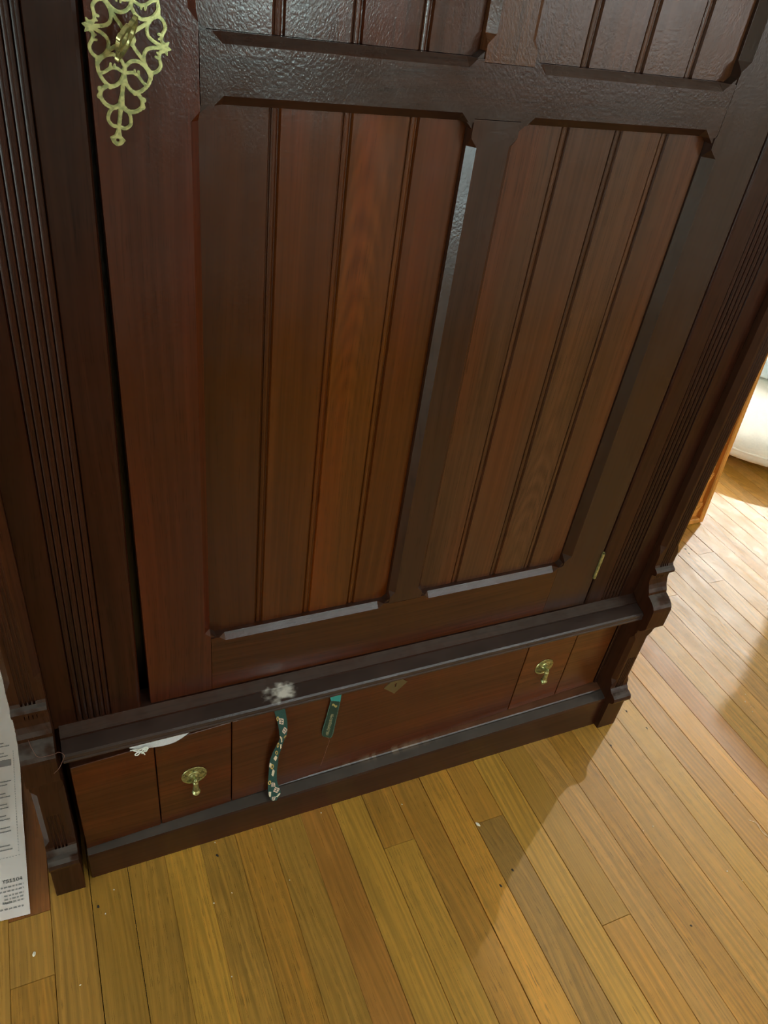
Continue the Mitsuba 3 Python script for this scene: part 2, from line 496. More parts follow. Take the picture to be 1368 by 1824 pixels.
def window(n, axis, at, lo, hi, z0, z1, face, light, muntins=(1, 2), skip=(0, 0)):
    """a sash window in a wall; face = +1 / -1: the side of the room along the axis"""
    def place(a0, a1, d0, d1, b0, b1):
        if axis == 'y':
            return bx(a0, a1, min(d0, d1), max(d0, d1), b0, b1, 0.004)
        return bx(min(d0, d1), max(d0, d1), a0, a1, b0, b1, 0.004)
    w = 0.012 if light is None else 0.06
    fr = [place(lo - w, hi + w, at, at + face * 0.03, z1, z1 + w), place(lo - w, hi + w, at, at + face * 0.05, z0 - w, z0)]
    if light is None:
        fr = [place(lo, hi, at, at + face * 0.03, z1, z1 + 0.06), place(lo, hi, at, at + face * 0.03, z0 - 0.05, z0)]
    b = 0.006 if light is None else 0.03
    bars = [place(lo, hi, at - face * 0.05, at - face * 0.02, z0, z0 + b), place(lo, hi, at - face * 0.05, at - face * 0.02, z1 - b, z1)]
    for sk, e0, e1, g0, g1 in ((skip[0], lo - w, lo, lo, lo + b), (skip[1], hi, hi + w, hi - b, hi)):
        if not sk:
            fr.append(place(e0, e1, at, at + face * 0.03, z0, z1))
            bars.append(place(g0, g1, at - face * 0.05, at - face * 0.02, z0, z1))
    put(f'window_{n}__frame', cat(fr), 'white_paint')
    for i in range(1, muntins[0] + 1):
        c = lo + (hi - lo) * i / (muntins[0] + 1)
        bars.append(place(c - 0.015, c + 0.015, at - face * 0.05, at - face * 0.015, z0, z1))
    for i in range(1, muntins[1] + 1):
        c = z0 + (z1 - z0) * i / (muntins[1] + 1)
        bars.append(place(lo, hi, at - face * 0.05, at - face * 0.015, c - 0.015, c + 0.015))
    put(f'window_{n}__sash', cat(bars), 'white_paint')
    d = at - face * 0.055
    if axis == 'y':
        v = [[lo, d, z0], [hi, d, z0], [hi, d, z1], [lo, d, z1]]
    else:
        v = [[d, lo, z0], [d, hi, z0], [d, hi, z1], [d, lo, z1]]
    m = trimesh.Trimesh(np.array(v, float), [[0, 1, 2], [0, 2, 3]], process=False)
    want = np.array([0, face, 0]) if axis == 'y' else np.array([face, 0, 0])
    if m.face_normals[0] @ want < 0:
        m.invert()
    k = put(f'window_{n}__pane', m, 'window_glass' if light is None else 'white_paint')
    if light is not None:
        scene[k]['emitter'] = {'type': 'area', 'radiance': rgb(*light)}
    tag(f'window_{n}', 'daylit white sash window', kind='structure')


W1 = (0.60, 2.95, 1.95, 2.50)     # front wall: x0, x1, z0, z1
W4 = (0.76, 0.96, 1.04, 1.70)
W5 = (1.75, 2.95, 0.98, 1.70)
W2 = (-2.00, -0.50, 0.22, 0.98)   # left wall: y0, y1
W3 = (1.225, 2.50, 0.65, 2.08)    # right wall: y0, y1
W7 = (0.10, 1.225, 1.50, 2.08)    # its high part, above a low piece of wall
W6 = (1.95, 3.20, 0.75, 2.20)     # far wall: x0, x1
hole = lambda w: (w[0], w[2], w[1], w[3])
put('wall_front', wall_with_hole('y', RY0 - 0.1, 0.1, RX0 - 0.1, RX1 + 0.1, [hole(W1), hole(W4), hole(W5)]), 'wall_paint')
put('wall_left', wall_with_hole('x', RX0 - 0.1, 0.1, RY0, RY1, [hole(W2)]), 'wall_paint')
put('wall_right', wall_with_hole('x', RX1, 0.1, RY0, RY1, [hole(W3), hole(W7)]), 'wall_paint')
put('wall_far', wall_with_hole('y', RY1, 0.1, RX0 - 0.1, RX1 + 0.1, [hole(W6)]), 'wall_paint')
put('wall_back', bx(RX0, 1.80, 0.565, 0.665, 0, RH), 'wall_paint')
put('ceiling', bx(RX0 - 0.1, RX1 + 0.1, RY0 - 0.1, RY1 + 0.1, RH, RH + 0.1), 'ceiling_paint')
for k, l in (('wall_front', 'painted wall with the wide window'), ('wall_left', 'painted wall on the left'), ('wall_right', 'painted wall on the right with the bright window'),
             ('wall_far', 'painted far wall'), ('wall_back', 'painted wall behind the wardrobe'), ('ceiling', 'white ceiling')):
    tag(k, l, kind='structure')
window(1, 'y', RY0, *W1, 1, WINDOW_HIGH, (3, 0))
window(4, 'y', RY0, *W4, 1, WINDOW_NARROW, (0, 1))
window(5, 'y', RY0, *W5, 1, WINDOW_CURTAIN, (1, 0))
window(2, 'x', RX0, W2[0], W2[1], W2[2], W2[3], 1, WINDOW_LEFT, (1, 1))
window(6, 'y', RY1, *W6, -1, WINDOW_FAR, (1, 1))
window(3, 'x', RX1, *W3, -1, None, (0, 0), (1, 0))
window(7, 'x', RX1, *W7, -1, None, (0, 0), (0, 1))
for nm, m in (('baseboard_back', bx(RX0, 1.80, 0.550, 0.565, 0, 0.11, 0.003)), ('baseboard_far', bx(RX0, RX1, RY1 - 0.015, RY1, 0, 0.11, 0.003)),
              ('baseboard_right', bx(RX1 - 0.015, RX1, RY0, RY1 - 0.015, 0, 0.11, 0.003)), ('baseboard_left', bx(RX0, RX0 + 0.015, RY0, 0.55, 0, 0.11, 0.003))):
    put(nm, m, 'white_paint')
    tag(nm, 'white baseboard', kind='structure')

# ------------------------------------------------------------------ wardrobe
WD = 'wardrobe'
tag(WD, 'tall dark mahogany wardrobe with boarded panels in its door and one long drawer', 'wardrobe')

# corner posts: a buttress foot with scrolled profile, chamfered fluted shaft above
FOOT = [(0.05, 0.0), (-0.052, 0.0), (-0.052, 0.080), (-0.0565, 0.0835), (-0.0612, 0.0875), (-0.0625, 0.0935), (-0.0602, 0.0990), (-0.0550, 0.1030),
        (-0.0480, 0.1045), (-0.0455, 0.1075), (-0.0415, 0.1115), (-0.0400, 0.1150), (-0.0400, 0.2690), (-0.0418, 0.2700), (-0.0418, 0.2780), (-0.0480, 0.2815),
        (-0.0557, 0.2930), (-0.0557, 0.3340), (-0.0540, 0.3400), (-0.0500, 0.3455), (-0.0440, 0.3500), (-0.0370, 0.3535), (-0.0310, 0.3560),
        (-0.0300, 0.3610), (-0.0262, 0.3670), (-0.0225, 0.3750), (-0.0200, 0.3840), (-0.0197, 0.3970), (-0.0250, 0.3985), (-0.0280, 0.4020), (-0.0280, 0.4065),
        (-0.0250, 0.4100), (-0.0200, 0.4120), (-0.0180, 0.4160), (-0.0180, 0.4300), (0.05, 0.4300)]
TOPZ = 1.92
for px in (-0.0320, 0.9995):
    x0, x1 = px - 0.0208, px + 0.0208
    foot = poly_x(FOOT, x0, x1)
    shaft = bx(x0, x1, -0.018, 0.05, 0.42, TOPZ)
    cutters = []
    for s in (-1, 1):
        e = px + s * 0.0208
        i = e - s * 0.0075
        # long chamfers with sloped stops, on the shaft and on the lower post
        for yf, za, zb, st in ((-0.018, 0.440, TOPZ + 0.1, 0.018), (-0.040, 0.122, 0.262, 0.012)):
            o = 0.004
            tri = lambda z: [(e + s * o, yf - o, z), (i - s * o * 0.0, yf - o * 0.0 - 1e-5, z), (e + 1e-5 * s, yf + 0.0075, z), (i, yf - o, z), (e + s * o, yf + 0.0075, z)]
            cutters.append(hull(tri(za + st) + tri(zb - st) + [(e, yf, za), (e, yf, zb), (e + s * o, yf - o, za), (e + s * o, yf - o, zb)]))
    for yf, za, zb in ((-0.018, 0.437, TOPZ), (-0.040, 0.135, 0.252)):
        for gx in (-0.0073, -0.00245, 0.00245, 0.0073):
            c = trimesh.creation.capsule(height=zb - za, radius=0.0019, count=[8, 8])
            c.apply_translation((px + gx, yf - 0.0002, za))
            cutters.append(c)
    m = join(foot, shaft)
    m = cut(m, *cutters)
    put_wood(WD + '__corner_post', m, 14)


def reeded(xs, n, x0, x1, y0, y1, z0, z1, edge):
    """flat board with n reeds between the grooves that start at xs[0] and end at xs[1]"""
    top = [(x0, y0)]
    p = (xs[1] - xs[0]) / n
    top.append((xs[0] - 0.0013, y0))
    for i in range(n):
        a = xs[0] + i * p
        top.append((a, y0 + 0.0034))
        for t in np.linspace(0.10, 0.90, 7):
            top.append((a + p * t, y0 + 0.0034 - 0.0034 * min(1.0, 3.2 * math.sin(math.pi * t)) + 0.0014 * (1 - math.sin(math.pi * t))))
    top.append((xs[1], y0 + 0.0034))
    top.append((xs[1] + 0.0013, y0))
    if edge > 0:                              # rounded arris towards the door
        top += [(x1 - 0.005, y0), (x1 - 0.002, y0 + 0.0012), (x1, y0 + 0.005)]
        bot = [(x1, y1), (x0, y1)]
    else:
        top += [(x1, y0)]
        bot = [(x1, y1), (x0, y1), (x0, y0 + 0.005), (x0 + 0.002, y0 + 0.0012), (x0 + 0.005, y0)]
        top = top[1:]
    return poly_z(Polygon(top + bot), z0, z1)


lp = reeded((0.0191, 0.0625), 6, -0.0108, 0.1034, 0.0, 0.045, 0.330, 1.90, 1)
lp.vertices[:, 0] += np.where(lp.vertices[:, 0] > 0.0, 0.0115, 0.0) * (lp.vertices[:, 2] - 0.36)
put_wood(WD + '__pilaster', lp, 7)
put_wood(WD + '__pilaster', reeded((0.9030, 0.9440), 5, 0.8655, 0.9780, 0.0, 0.045, 0.330, 1.90, -1), 7)

# mouldings: profile (y, z), left height and right height may differ (the old carcass has sagged)
MOULD = [(0.03, 0.336), (0.0, 0.3345), (-0.0148, 0.3260), (-0.0150, 0.3243), (-0.0165, 0.3240), (-0.0365, 0.3188), (-0.0392, 0.3165), (-0.0400, 0.3125), (-0.0388, 0.3090), (-0.0400, 0.3070), (-0.0398, 0.3045),
         (-0.0375, 0.3025), (0.03, 0.3025)]
put_wood(WD + '__waist_moulding', poly_x(MOULD, -0.0050, 0.9775), 6, True)
PL = [(0.03, 0.0), (-0.0405, 0.0), (-0.0407, 0.0755), (-0.0395, 0.0805), (-0.0235, 0.0862), (-0.0215, 0.0862), (-0.0195, 0.0878), (-0.0055, 0.0905), (0.03, 0.0905)]
pl = poly_x(PL, 0.0, 0.9785)
pl.vertices = pl.vertices[:]
hi = pl.vertices[:, 2] > 0.05
pl.vertices[hi, 2] -= 0.0160 * (1 - pl.vertices[hi, 0] / 0.9785)
put_wood(WD + '__plinth', pl, 10, True)
put_wood(WD + '__side_panel', bx(-0.050, -0.030, 0.051, 0.52, 0.0, 1.90, 0.002), 7)
put_wood(WD + '__side_panel', bx(0.997, 1.017, 0.051, 0.52, 0.0, 1.90, 0.002), 7)
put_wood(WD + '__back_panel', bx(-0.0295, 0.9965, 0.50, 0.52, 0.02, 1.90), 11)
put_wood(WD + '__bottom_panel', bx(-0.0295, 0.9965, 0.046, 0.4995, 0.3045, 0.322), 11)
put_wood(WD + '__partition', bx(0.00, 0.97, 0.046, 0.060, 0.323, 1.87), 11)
put_wood(WD + '__cornice', join(bx(-0.075, 1.042, -0.045, 0.525, 1.921, 1.96, 0.006), bx(-0.095, 1.062, -0.07, 0.53, 1.955, 2.0, 0.010)), 6, True)
put_wood(WD + '__head_rail', bx(-0.0100, 0.978, 0.0005, 0.045, 1.805, 1.9195, 0.002), 7, True)

# door -------------------------------------------------------------
DR = WD + '__door'
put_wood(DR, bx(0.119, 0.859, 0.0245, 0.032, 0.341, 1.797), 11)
YP = 0.014      # face of the boarded panels
CH = 0.008      # chamfer of the frame


def chamfered(poly, edges, y1=0.024):
    """frame piece with stopped chamfers. edges: (ax, az, bx, bz, nx, nz, w, stop): the edge line, its outward direction, width and length of the sloped stop"""
    m = poly_y(Polygon(poly), 0.0, y1)
    cs = []
    for ax, az, bx_, bz, nx, nz, w, st in edges:
        d = np.array([bx_ - ax, bz - az])
        L = np.linalg.norm(d)
        d /= L
        o = 0.004

        def tri(t):
            px, pz = ax + d[0] * t, az + d[1] * t
            return [(px - nx * w, 0.0, pz - nz * w), (px - nx * (w + 0), -o, pz - nz * w), (px + nx * o, -o, pz + nz * o), (px, w, pz), (px + nx * o, w, pz + nz * o)]
        pa = [(ax, 0.0, az), (ax + nx * o, -o, az + nz * o), (bx_, 0.0, bz), (bx_ + nx * o, -o, bz + nz * o)]
        cs.append(hull(tri(st) + tri(L - st) + pa))
    return cut(m, *cs) if cs else m


# opening edges of the panels: (x0, x1, z0, z1)
A, B = (0.2018, 0.4680, 0.4425, 1.0945), (0.5215, 0.7845, 0.4425, 1.0945)
C_, D_ = (0.2018, 0.4680, 1.1485, 1.690), (0.5240, 0.7890, 1.1485, 1.690)
ST = 0.0085
lst = chamfered([(0.1160, 0.338), (0.2015, 0.338), (0.2015, 1.80), (0.1160, 1.80)],
                [(0.2015, A[2] + 0.004, 0.2015, A[3] - 0.005, 1, 0, CH, ST), (0.2015, C_[2] + 0.005, 0.2015, C_[3], 1, 0, CH, ST)])
put_wood(DR + '__stile', lst, 0)
rst = chamfered([(0.8620, 0.338), (0.8620, 1.80), (0.7895, 1.80), (0.7885, 1.1460), (0.7870, 1.0975), (0.7848, 1.0935), (0.7848, 0.4445), (0.7765, 0.4405), (0.7750, 0.338)],
                [(0.7848, B[2] + 0.010, 0.7848, B[3] - 0.012, -1, 0, 0.0115, 0.010), (0.7889, D_[2] + 0.012, 0.7893, D_[3], -1, 0, 0.010, 0.010)])
put_wood(DR + '__stile', rst, 12)
# lower muntin between the two panels, upper muntin
mun = chamfered([(A[1], 0.4405), (B[0], 0.4405), (B[0], 1.0975), (A[1], 1.0975)],
                [(A[1], A[2] + 0.010, A[1], A[3] - 0.014, -1, 0, CH, ST), (B[0], B[2] + 0.010, B[0], B[3] - 0.012, 1, 0, CH, ST)])
put_wood(DR + '__stile', mun, 12)
mun2 = chamfered([(C_[1], 1.1460), (D_[0], 1.1460), (D_[0], 1.80), (C_[1], 1.80)],
                 [(C_[1], C_[2] + 0.012, C_[1], C_[3], -1, 0, CH, ST), (D_[0], D_[2] + 0.010, D_[0], D_[3], 1, 0, CH, ST)])
put_wood(DR + '__stile', mun2, 13)
rail_b = chamfered([(0.2021, 0.338), (0.7746, 0.338), (0.7761, 0.4400), (0.7840, 0.4425), (B[0], 0.4425), (B[0], 0.4400), (A[1], 0.4400), (A[1], 0.4425), (0.2021, 0.4425)],
                   [(0.2130, 0.4425, 0.4600, 0.4425, 0, 1, CH, ST), (0.5275, 0.4425, 0.7760, 0.4425, 0, 1, CH, ST)])
put_wood(DR + '__rail', rail_b, 2, True)
rail_m = chamfered([(0.2021, 1.0945), (A[1], 1.0945), (A[1], 1.0980), (B[0], 1.0980), (B[0], 1.0945), (0.7845, 1.0945), (0.7866, 1.0985), (0.7881, 1.1455), (0.7881, 1.1485),
                    (D_[0], 1.1485), (D_[0], 1.1456), (C_[1], 1.1456), (C_[1], 1.1485), (0.2021, 1.1485)],
                   [(0.2135, 1.0945, 0.4620, 1.0945, 0, -1, CH, ST), (0.5290, 1.0945, 0.7760, 1.0945, 0, -1, CH, ST),
                    (0.2125, 1.1485, 0.4610, 1.1485, 0, 1, CH, ST), (0.5300, 1.1485, 0.7800, 1.1485, 0, 1, CH, ST)])
put_wood(DR + '__rail', rail_m, 12, True)
put_wood(DR + '__rail', poly_y(sbox(0.2021, 1.69, 0.4676, 1.80), 0, 0.024), 0, True)
put_wood(DR + '__rail', poly_y(sbox(0.5245, 1.69, 0.7885, 1.80), 0, 0.024), 0, True)


def bead_board(x0, x1, z0, z1, first, last):
    """panel board: flat face, V groove, round bead and second groove on its right edge"""
    y = YP
    pts = [(x0, 0.0235), (x0, y + (0 if first else 0.003)), (x0 + (0 if first else 0.0012), y)]
    if not last:
        h = 0.0105
        a = x1 - h
        pts += [(a, y), (a + 0.0016, y + 0.0034), (a + 0.0026, y + 0.0030)]
        for t in np.linspace(0, math.pi, 7):
            pts.append((a + 0.0056 - 0.0028 * math.cos(t), y + 0.0026 - 0.0013 * math.sin(t)))
        pts += [(x1 - 0.0014, y + 0.0034), (x1 - 0.0002, y + 0.0034), (x1 - 0.0002, 0.0235)]
    else:
        pts += [(x1, y), (x1, 0.0235)]
    return poly_z(Polygon(pts), z0, z1)


def panel(o, beads, tones, lean=0.0):
    x0, x1, z0, z1 = o
    e = [x0 + 0.0002] + [b + 0.0052 for b in beads] + [x1 - 0.0002]
    for i in range(4):
        m = bead_board(e[i], e[i + 1], z0 + 0.0004, z1 - 0.0004, i == 0, i == 3)
        if lean:
            w = np.interp(m.vertices[:, 0], [x0, x0 + 0.01, x1 - 0.01, x1], [0, 1, 1, 0])
            m.vertices[:, 0] += w * lean * (m.vertices[:, 2] - 0.74)
        put_wood(DR + '__board', m, tones[i])


panel(A, (0.2707, 0.3407, 0.4096), (2, 1, 3, 1))
panel(B, (0.5860, 0.6563, 0.7215), (4, 4, 5, 4), 0.004)
panel(C_, (0.2713, 0.3426, 0.4090), (2, 2, 2, 2))
panel(D_, (0.5912, 0.6612, 0.7288), (4, 4, 4, 4))
# little three-cornered blocks in the corners of the openings
for o, (sx, sz) in [(o, s) for o in (A, B) for s in ((0, 0), (1, 0), (0, 1), (1, 1))] + [(o, s) for o in (C_, D_) for s in ((0, 0), (1, 0))]:
    cx, cz = o[0] if not sx else o[1], o[2] if not sz else o[3]
    dx, dz = (1 - 2 * sx) * 0.0075, (1 - 2 * sz) * 0.0065
    p = Polygon([(cx, cz), (cx + dx, cz), (cx, cz + dz)])
    put_wood(DR + '__corner_block', poly_y(p, 0.0015, YP - 0.0002), 12)

# hinge
hg = [trimesh.creation.cylinder(radius=0.0030, height=0.0185, sections=14) for _ in range(3)]
for i, c in enumerate(hg):
    c.apply_translation((0.8632, -0.0012, 0.4095 + i * 0.0190))
hg.append(bx(0.8600, 0.8662, 0.0004, 0.0018, 0.4000, 0.4575))
put(DR + '__hinge', cat(hg), 'brass')
tag(DR + '__hinge', 'small brass butt hinge')

# pierced brass lock plate, drawn in millimetres across / along its axis
def stroke(pts, w, n=8):
    return LineString(spline(pts, n)).buffer(w / 2, cap_style='round')


half = [stroke([(1.0, -48.6), (5, -52.0), (11.5, -51.0), (16.0, -46.5), (15.8, -41.5), (12.5, -38.0)], 3.2),
        stroke([(0.5, -27), (2.8, -33), (8.5, -37.2), (14, -35.2), (19, -29.0), (20.8, -21.0)], 2.9),
        stroke([(1.5, -24.8), (6.5, -23.4), (11, -25.0), (15, -28.6), (18.0, -29.6)], 2.4),
        stroke([(0.5, -20.5), (3.5, -16.6), (8.5, -14.6), (14, -16.2), (18.2, -20.0), (20.6, -24.5)], 2.7),
        stroke([(20.4, -20.0), (24.5, -18.0), (27.0, -13.5), (25.3, -8.5), (25.2, -4.5), (28.5, 0)], 2.7),
        stroke([(20.4, -20.0), (16.0, -16.5), (13.4, -11.0), (14.5, -5.4), (19.0, -2.4), (26.5, -0.4)], 2.7),
        stroke([(13.5, -13.5), (10.5, -10.5), (6.5, -7.0), (3.0, -3.4)], 2.8),
        stroke([(11.0, -25.0), (10.6, -21.6)], 2.0), stroke([(8.2, -24.0), (7.6, -21.4)], 1.8),
        stroke([(25.3, -8.5), (22.4, -8.0)], 2.0), stroke([(25.3, -6.0), (23.2, -4.8)], 1.6),
        Polygon([(25.5, -4.6), (28.6, -3.2), (31.0, -4.6), (30.4, -1.6), (33.2, 0), (30.4, 1.6), (31.0, 4.6), (28.6, 3.2), (25.5, 4.6)]).buffer(0.4),
        stroke([(0, -27), (0, -20)], 3.4),
        Point(16.8, -46.2).buffer(2.1), Point(17.0, -41.0).buffer(1.9), Point(9.5, -38.0).buffer(1.6)]
tail = [Polygon([(-1.9, -26), (1.9, -26), (1.5, -40), (2.6, -48), (1.5, -56), (1.6, -66), (2.2, -70.5), (-2.2, -70.5), (-1.6, -66), (-1.5, -56), (-2.6, -48), (-1.5, -40)]),
        Polygon([(0, -80.2), (3.6, -78.4), (5.9, -74.6), (2.6, -72.2), (1.8, -69), (-1.8, -69), (-2.6, -72.2), (-5.9, -74.6), (-3.6, -78.4)]).buffer(0.3),
        stroke([(0.6, -65.2), (5.0, -65.4), (8.8, -61.5), (8.0, -55.5), (4.2, -50.8), (0.8, -48.8)], 2.7)]
halfs = unary_union(half)
q4 = unary_union([halfs, affinity.scale(halfs, 1, -1, origin=(0, 0))])
t_ = unary_union(tail)
t4 = unary_union([t_, affinity.scale(t_, 1, -1, origin=(0, 0))])
rh = unary_union([q4, t4])
plate = unary_union([rh, affinity.scale(rh, -1, 1, origin=(0, 0)), Point(0, 0).buffer(5.6)])
for t in (-75.6, 75.6):
    plate = plate.difference(Point(0, t).buffer(1.25))
keyhole = unary_union([Point(0, 1.5).buffer(2.4), sbox(-1.2, -5.0, 1.2, 1)])
plate = plate.difference(keyhole).simplify(0.06)
plate = max(getattr(plate, 'geoms', [plate]), key=lambda g: g.area)
TH = math.radians(10.4)


def lock_place(s):
    s = affinity.scale(s, 0.001, 0.001, origin=(0, 0))
    s = affinity.rotate(s, -math.degrees(TH), origin=(0, 0))
    return affinity.translate(s, 0.1464, 1.1389)


lay = [poly_y(lock_place(plate), -0.0016, -0.0002)]
for ins, ya in ((0.45, -0.0023), (0.85, -0.0028)):
    lay.append(poly_y(lock_place(plate.buffer(-ins).simplify(0.05)), ya, ya + 0.0012))
put(DR + '__lock_plate', cat(lay), 'brass')
tag(DR + '__lock_plate', 'pierced brass scrollwork lock plate')

# key in the lock: shank, collar and ornate bow
ax = np.array([math.sin(TH), 0, math.cos(TH)])
bow = [stroke([(0, 0), (5.5, 3.5), (7.5, 9), (4.5, 13.5), (0.5, 11.0)], 2.6), stroke([(0, 0), (-5.5, 3.5), (-7.5, 9), (-4.5, 13.5), (-0.5, 11.0)], 2.6),
       stroke([(-3.5, 13), (-4.5, 18), (0, 22.5), (4.5, 18), (3.5, 13)], 2.6), Point(0, 1).buffer(3.2), Point(8.6, 9).buffer(1.6), Point(-8.6, 9).buffer(1.6), Point(0, 24).buffer(1.6)]
bow = unary_union(bow)
bm = [trimesh.creation.extrude_polygon(g, 2.6, engine='earcut') for g in getattr(bow, 'geoms', [bow])]
bm = cat(bm)
bm.apply_translation((0, 0, -1.3))
bm.apply_scale(0.001)
v = bm.vertices.copy()
updir = np.array([0.46, -0.10, 0.88])
outdir = np.array([-0.42, -0.90, 0.12])
side = np.cross(updir, outdir)
kc = np.array([0.1464, -0.0150, 1.1389])
bm.vertices = kc + v[:, :1] * 1.75 * updir + v[:, 1:2] * 1.05 * outdir + v[:, 2:3] * 1.2 * side
fix(bm)
sh = trimesh.creation.cylinder(radius=0.0024, segment=[(0.1464, 0.012, 1.1389), (0.1464, -0.0165, 1.1389)], sections=14)
col = trimesh.creation.cylinder(radius=0.0042, segment=[(0.1464, -0.0120, 1.1389), (0.1464, -0.0155, 1.1389)], sections=16)
put('key__shank', cat([sh, col]), 'brass', 40)
put('key__bow', bm, 'brass')
tag('key', 'old brass key with an ornate bow, in the lock of the wardrobe door', 'key')

# drawer (pulled out and sagging at its left end): local x, y (out is negative), z -> world
DW = WD + '__drawer'


def dl(m):
    v = m.vertices.copy()
    m.vertices = np.stack([v[:, 0], -0.0300 + 0.0262 * v[:, 0] + v[:, 1], 0.0690 + 0.0256 * v[:, 0] + v[:, 2]], 1)
    return m


def dpt(x, z, y=0.0):
    return (x, -0.0300 + 0.0262 * x + y, 0.0690 + 0.0256 * x + z)


DH = 0.2080
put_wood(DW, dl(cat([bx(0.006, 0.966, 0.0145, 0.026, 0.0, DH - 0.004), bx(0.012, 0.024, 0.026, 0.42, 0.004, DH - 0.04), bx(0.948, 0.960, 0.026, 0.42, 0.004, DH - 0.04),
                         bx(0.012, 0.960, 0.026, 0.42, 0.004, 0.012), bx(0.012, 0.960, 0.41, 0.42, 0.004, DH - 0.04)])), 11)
GR = [0.0, 0.1122, 0.2248, 0.7634, 0.8728, 0.9680]
for i in range(5):
    a, b = GR[i] + (0.0008 if i else 0), GR[i + 1] - (0.0008 if i < 4 else 0)
    put_wood(DW + '__front_board', dl(bx(a, b, 0.0, 0.0145, 0.0, DH, 0.0009)), (8, 8, 8, 9, 9)[i], True)
put_wood(WD + '__drawer_guide', bx(0.9712, 0.9782, -0.006, 0.04, 0.0910, 0.3010, 0.0012), 6)


def rosette():
    pr = [(0.0, 0.0), (0.0192, 0.0), (0.0195, 0.0008), (0.0190, 0.0018), (0.0176, 0.0019), (0.0168, 0.0013), (0.0092, 0.0015), (0.0082, 0.0026), (0.0066, 0.0030), (0.0055, 0.0058), (0.0030, 0.0068), (0.0, 0.0069)]
    m = lathe(pr, 36)
    holes = []
    for i in range(5):
        a = 2 * math.pi * i / 5 + 0.35
        for da, r, w in ((0, 0.0128, 0.0013), (0.20, 0.0148, 0.0011), (-0.20, 0.0148, 0.0011), (0.0, 0.0105, 0.0009)):
            c = trimesh.creation.cylinder(radius=w, height=0.01, sections=8)
            c.apply_translation((r * math.cos(a + da), r * math.sin(a + da), 0.001))
            holes.append(c)
    return cut(m, *holes)


def drop():
    pr = [(0.0, 0.0), (0.0022, -0.0010), (0.0034, -0.0035), (0.0030, -0.0060), (0.0042, -0.0075), (0.0044, -0.0090), (0.0034, -0.0105), (0.0040, -0.0160), (0.0046, -0.0220), (0.0042, -0.0270),
          (0.0062, -0.0295), (0.0068, -0.0312), (0.0058, -0.0330), (0.0036, -0.0340), (0.0030, -0.0358), (0.0034, -0.0378), (0.0022, -0.0400), (0.0, -0.0408)]
    return lathe(pr[::-1], 20)


RO, DP = rosette(), drop()
for x in (0.1662, 0.8152):
    m = RO.copy()
    v = m.vertices.copy()
    m.vertices = np.stack([v[:, 0], -v[:, 2], v[:, 1]], 1)
    m.apply_translation(dpt(x, 0.1064, -0.0003))
    put(DW + '__pull_plate', fix(m), 'brass', 35)
    d = DP.copy()
    d.apply_translation(dpt(x, 0.1110, -0.0125))
    loop = tube([dpt(x, 0.1064, -0.006), dpt(x, 0.1085, -0.0105), dpt(x, 0.1105, -0.0128), dpt(x, 0.1090, -0.0142)], 0.0020, 8)
    put(DW + '__pull_drop', cat([d, loop]), 'brass', 35)
tag(DW + '__pull_plate', 'round pierced brass rosette')
dm = Polygon([(0.4762, 0.1825), (0.4975, 0.1610), (0.5188, 0.1825), (0.4975, 0.2040)])
dm = dm.difference(unary_union([Point(0.4970, 0.1850).buffer(0.0024), sbox(0.4958, 0.1785, 0.4982, 0.184)]))
put(DW + '__keyhole_plate', dl(poly_y(dm, -0.0012, 0.0)), 'dull_brass')
tag(DW + '__keyhole_plate', 'diamond shaped dull brass keyhole plate')

# ------------------------------------------------------------------ things caught in the drawer
def ribbon_mesh(L, Rr, th=0.0007):
    L, Rr = spline(L, 5), spline(Rr, 5)
    n = len(L)
    out = np.array([0, th, 0])
    v = np.vstack([L, Rr, L + out, Rr + out])
    vv = np.linspace(0, 1, n)
    uv = np.vstack([np.stack([np.zeros(n), vv], 1), np.stack([np.ones(n), vv], 1)] * 2)
    f = []
    for i in range(n - 1):
        f += [(i, i + 1, n + i + 1), (i, n + i + 1, n + i)]
        o = 2 * n
        f += [(o + i, o + n + i + 1, o + i + 1), (o + i, o + n + i, o + n + i + 1)]
        f += [(i, o + i + 1, i + 1), (i, o + i, o + i + 1), (n + i, n + i + 1, o + n + i + 1), (n + i, o + n + i + 1, o + n + i)]
    return trimesh.Trimesh(v, f, process=False), uv


SL = [(0.2868, -0.0235, 0.2990), (0.2878, -0.0263, 0.2899), (0.2919, -0.0272, 0.2712), (0.2956, -0.0300, 0.2514), (0.2972, -0.0330, 0.2351), (0.2975, -0.0345, 0.2241), (0.2929, -0.0338, 0.2081), (0.2874, -0.0335, 0.1900),
      (0.2845, -0.0322, 0.1709), (0.2834, -0.0331, 0.1495), (0.2824, -0.0345, 0.1202), (0.2822, -0.0360, 0.1029), (0.2833, -0.0405, 0.0850), (0.2881, -0.0435, 0.0720)]
SR = [(0.3050, -0.0235, 0.2970), (0.3055, -0.0258, 0.2865), (0.3089, -0.0268, 0.2656), (0.3112, -0.0273, 0.2446), (0.3109, -0.0282, 0.2243), (0.3060, -0.0291, 0.2074), (0.3027, -0.0301, 0.1912), (0.2988, -0.0310, 0.1751),
      (0.2982, -0.0318, 0.1571), (0.2970, -0.0327, 0.1391), (0.2978, -0.0340, 0.1122), (0.3011, -0.0360, 0.0970), (0.3033, -0.0400, 0.0830), (0.2956, -0.0434, 0.0708)]
m, uv = ribbon_mesh(SL, SR)
put('fabric_strap', m, 'strap_print', False, uv)
tag('fabric_strap', 'twisted dark green printed fabric strap hanging out of the drawer to the plinth', 'strap')

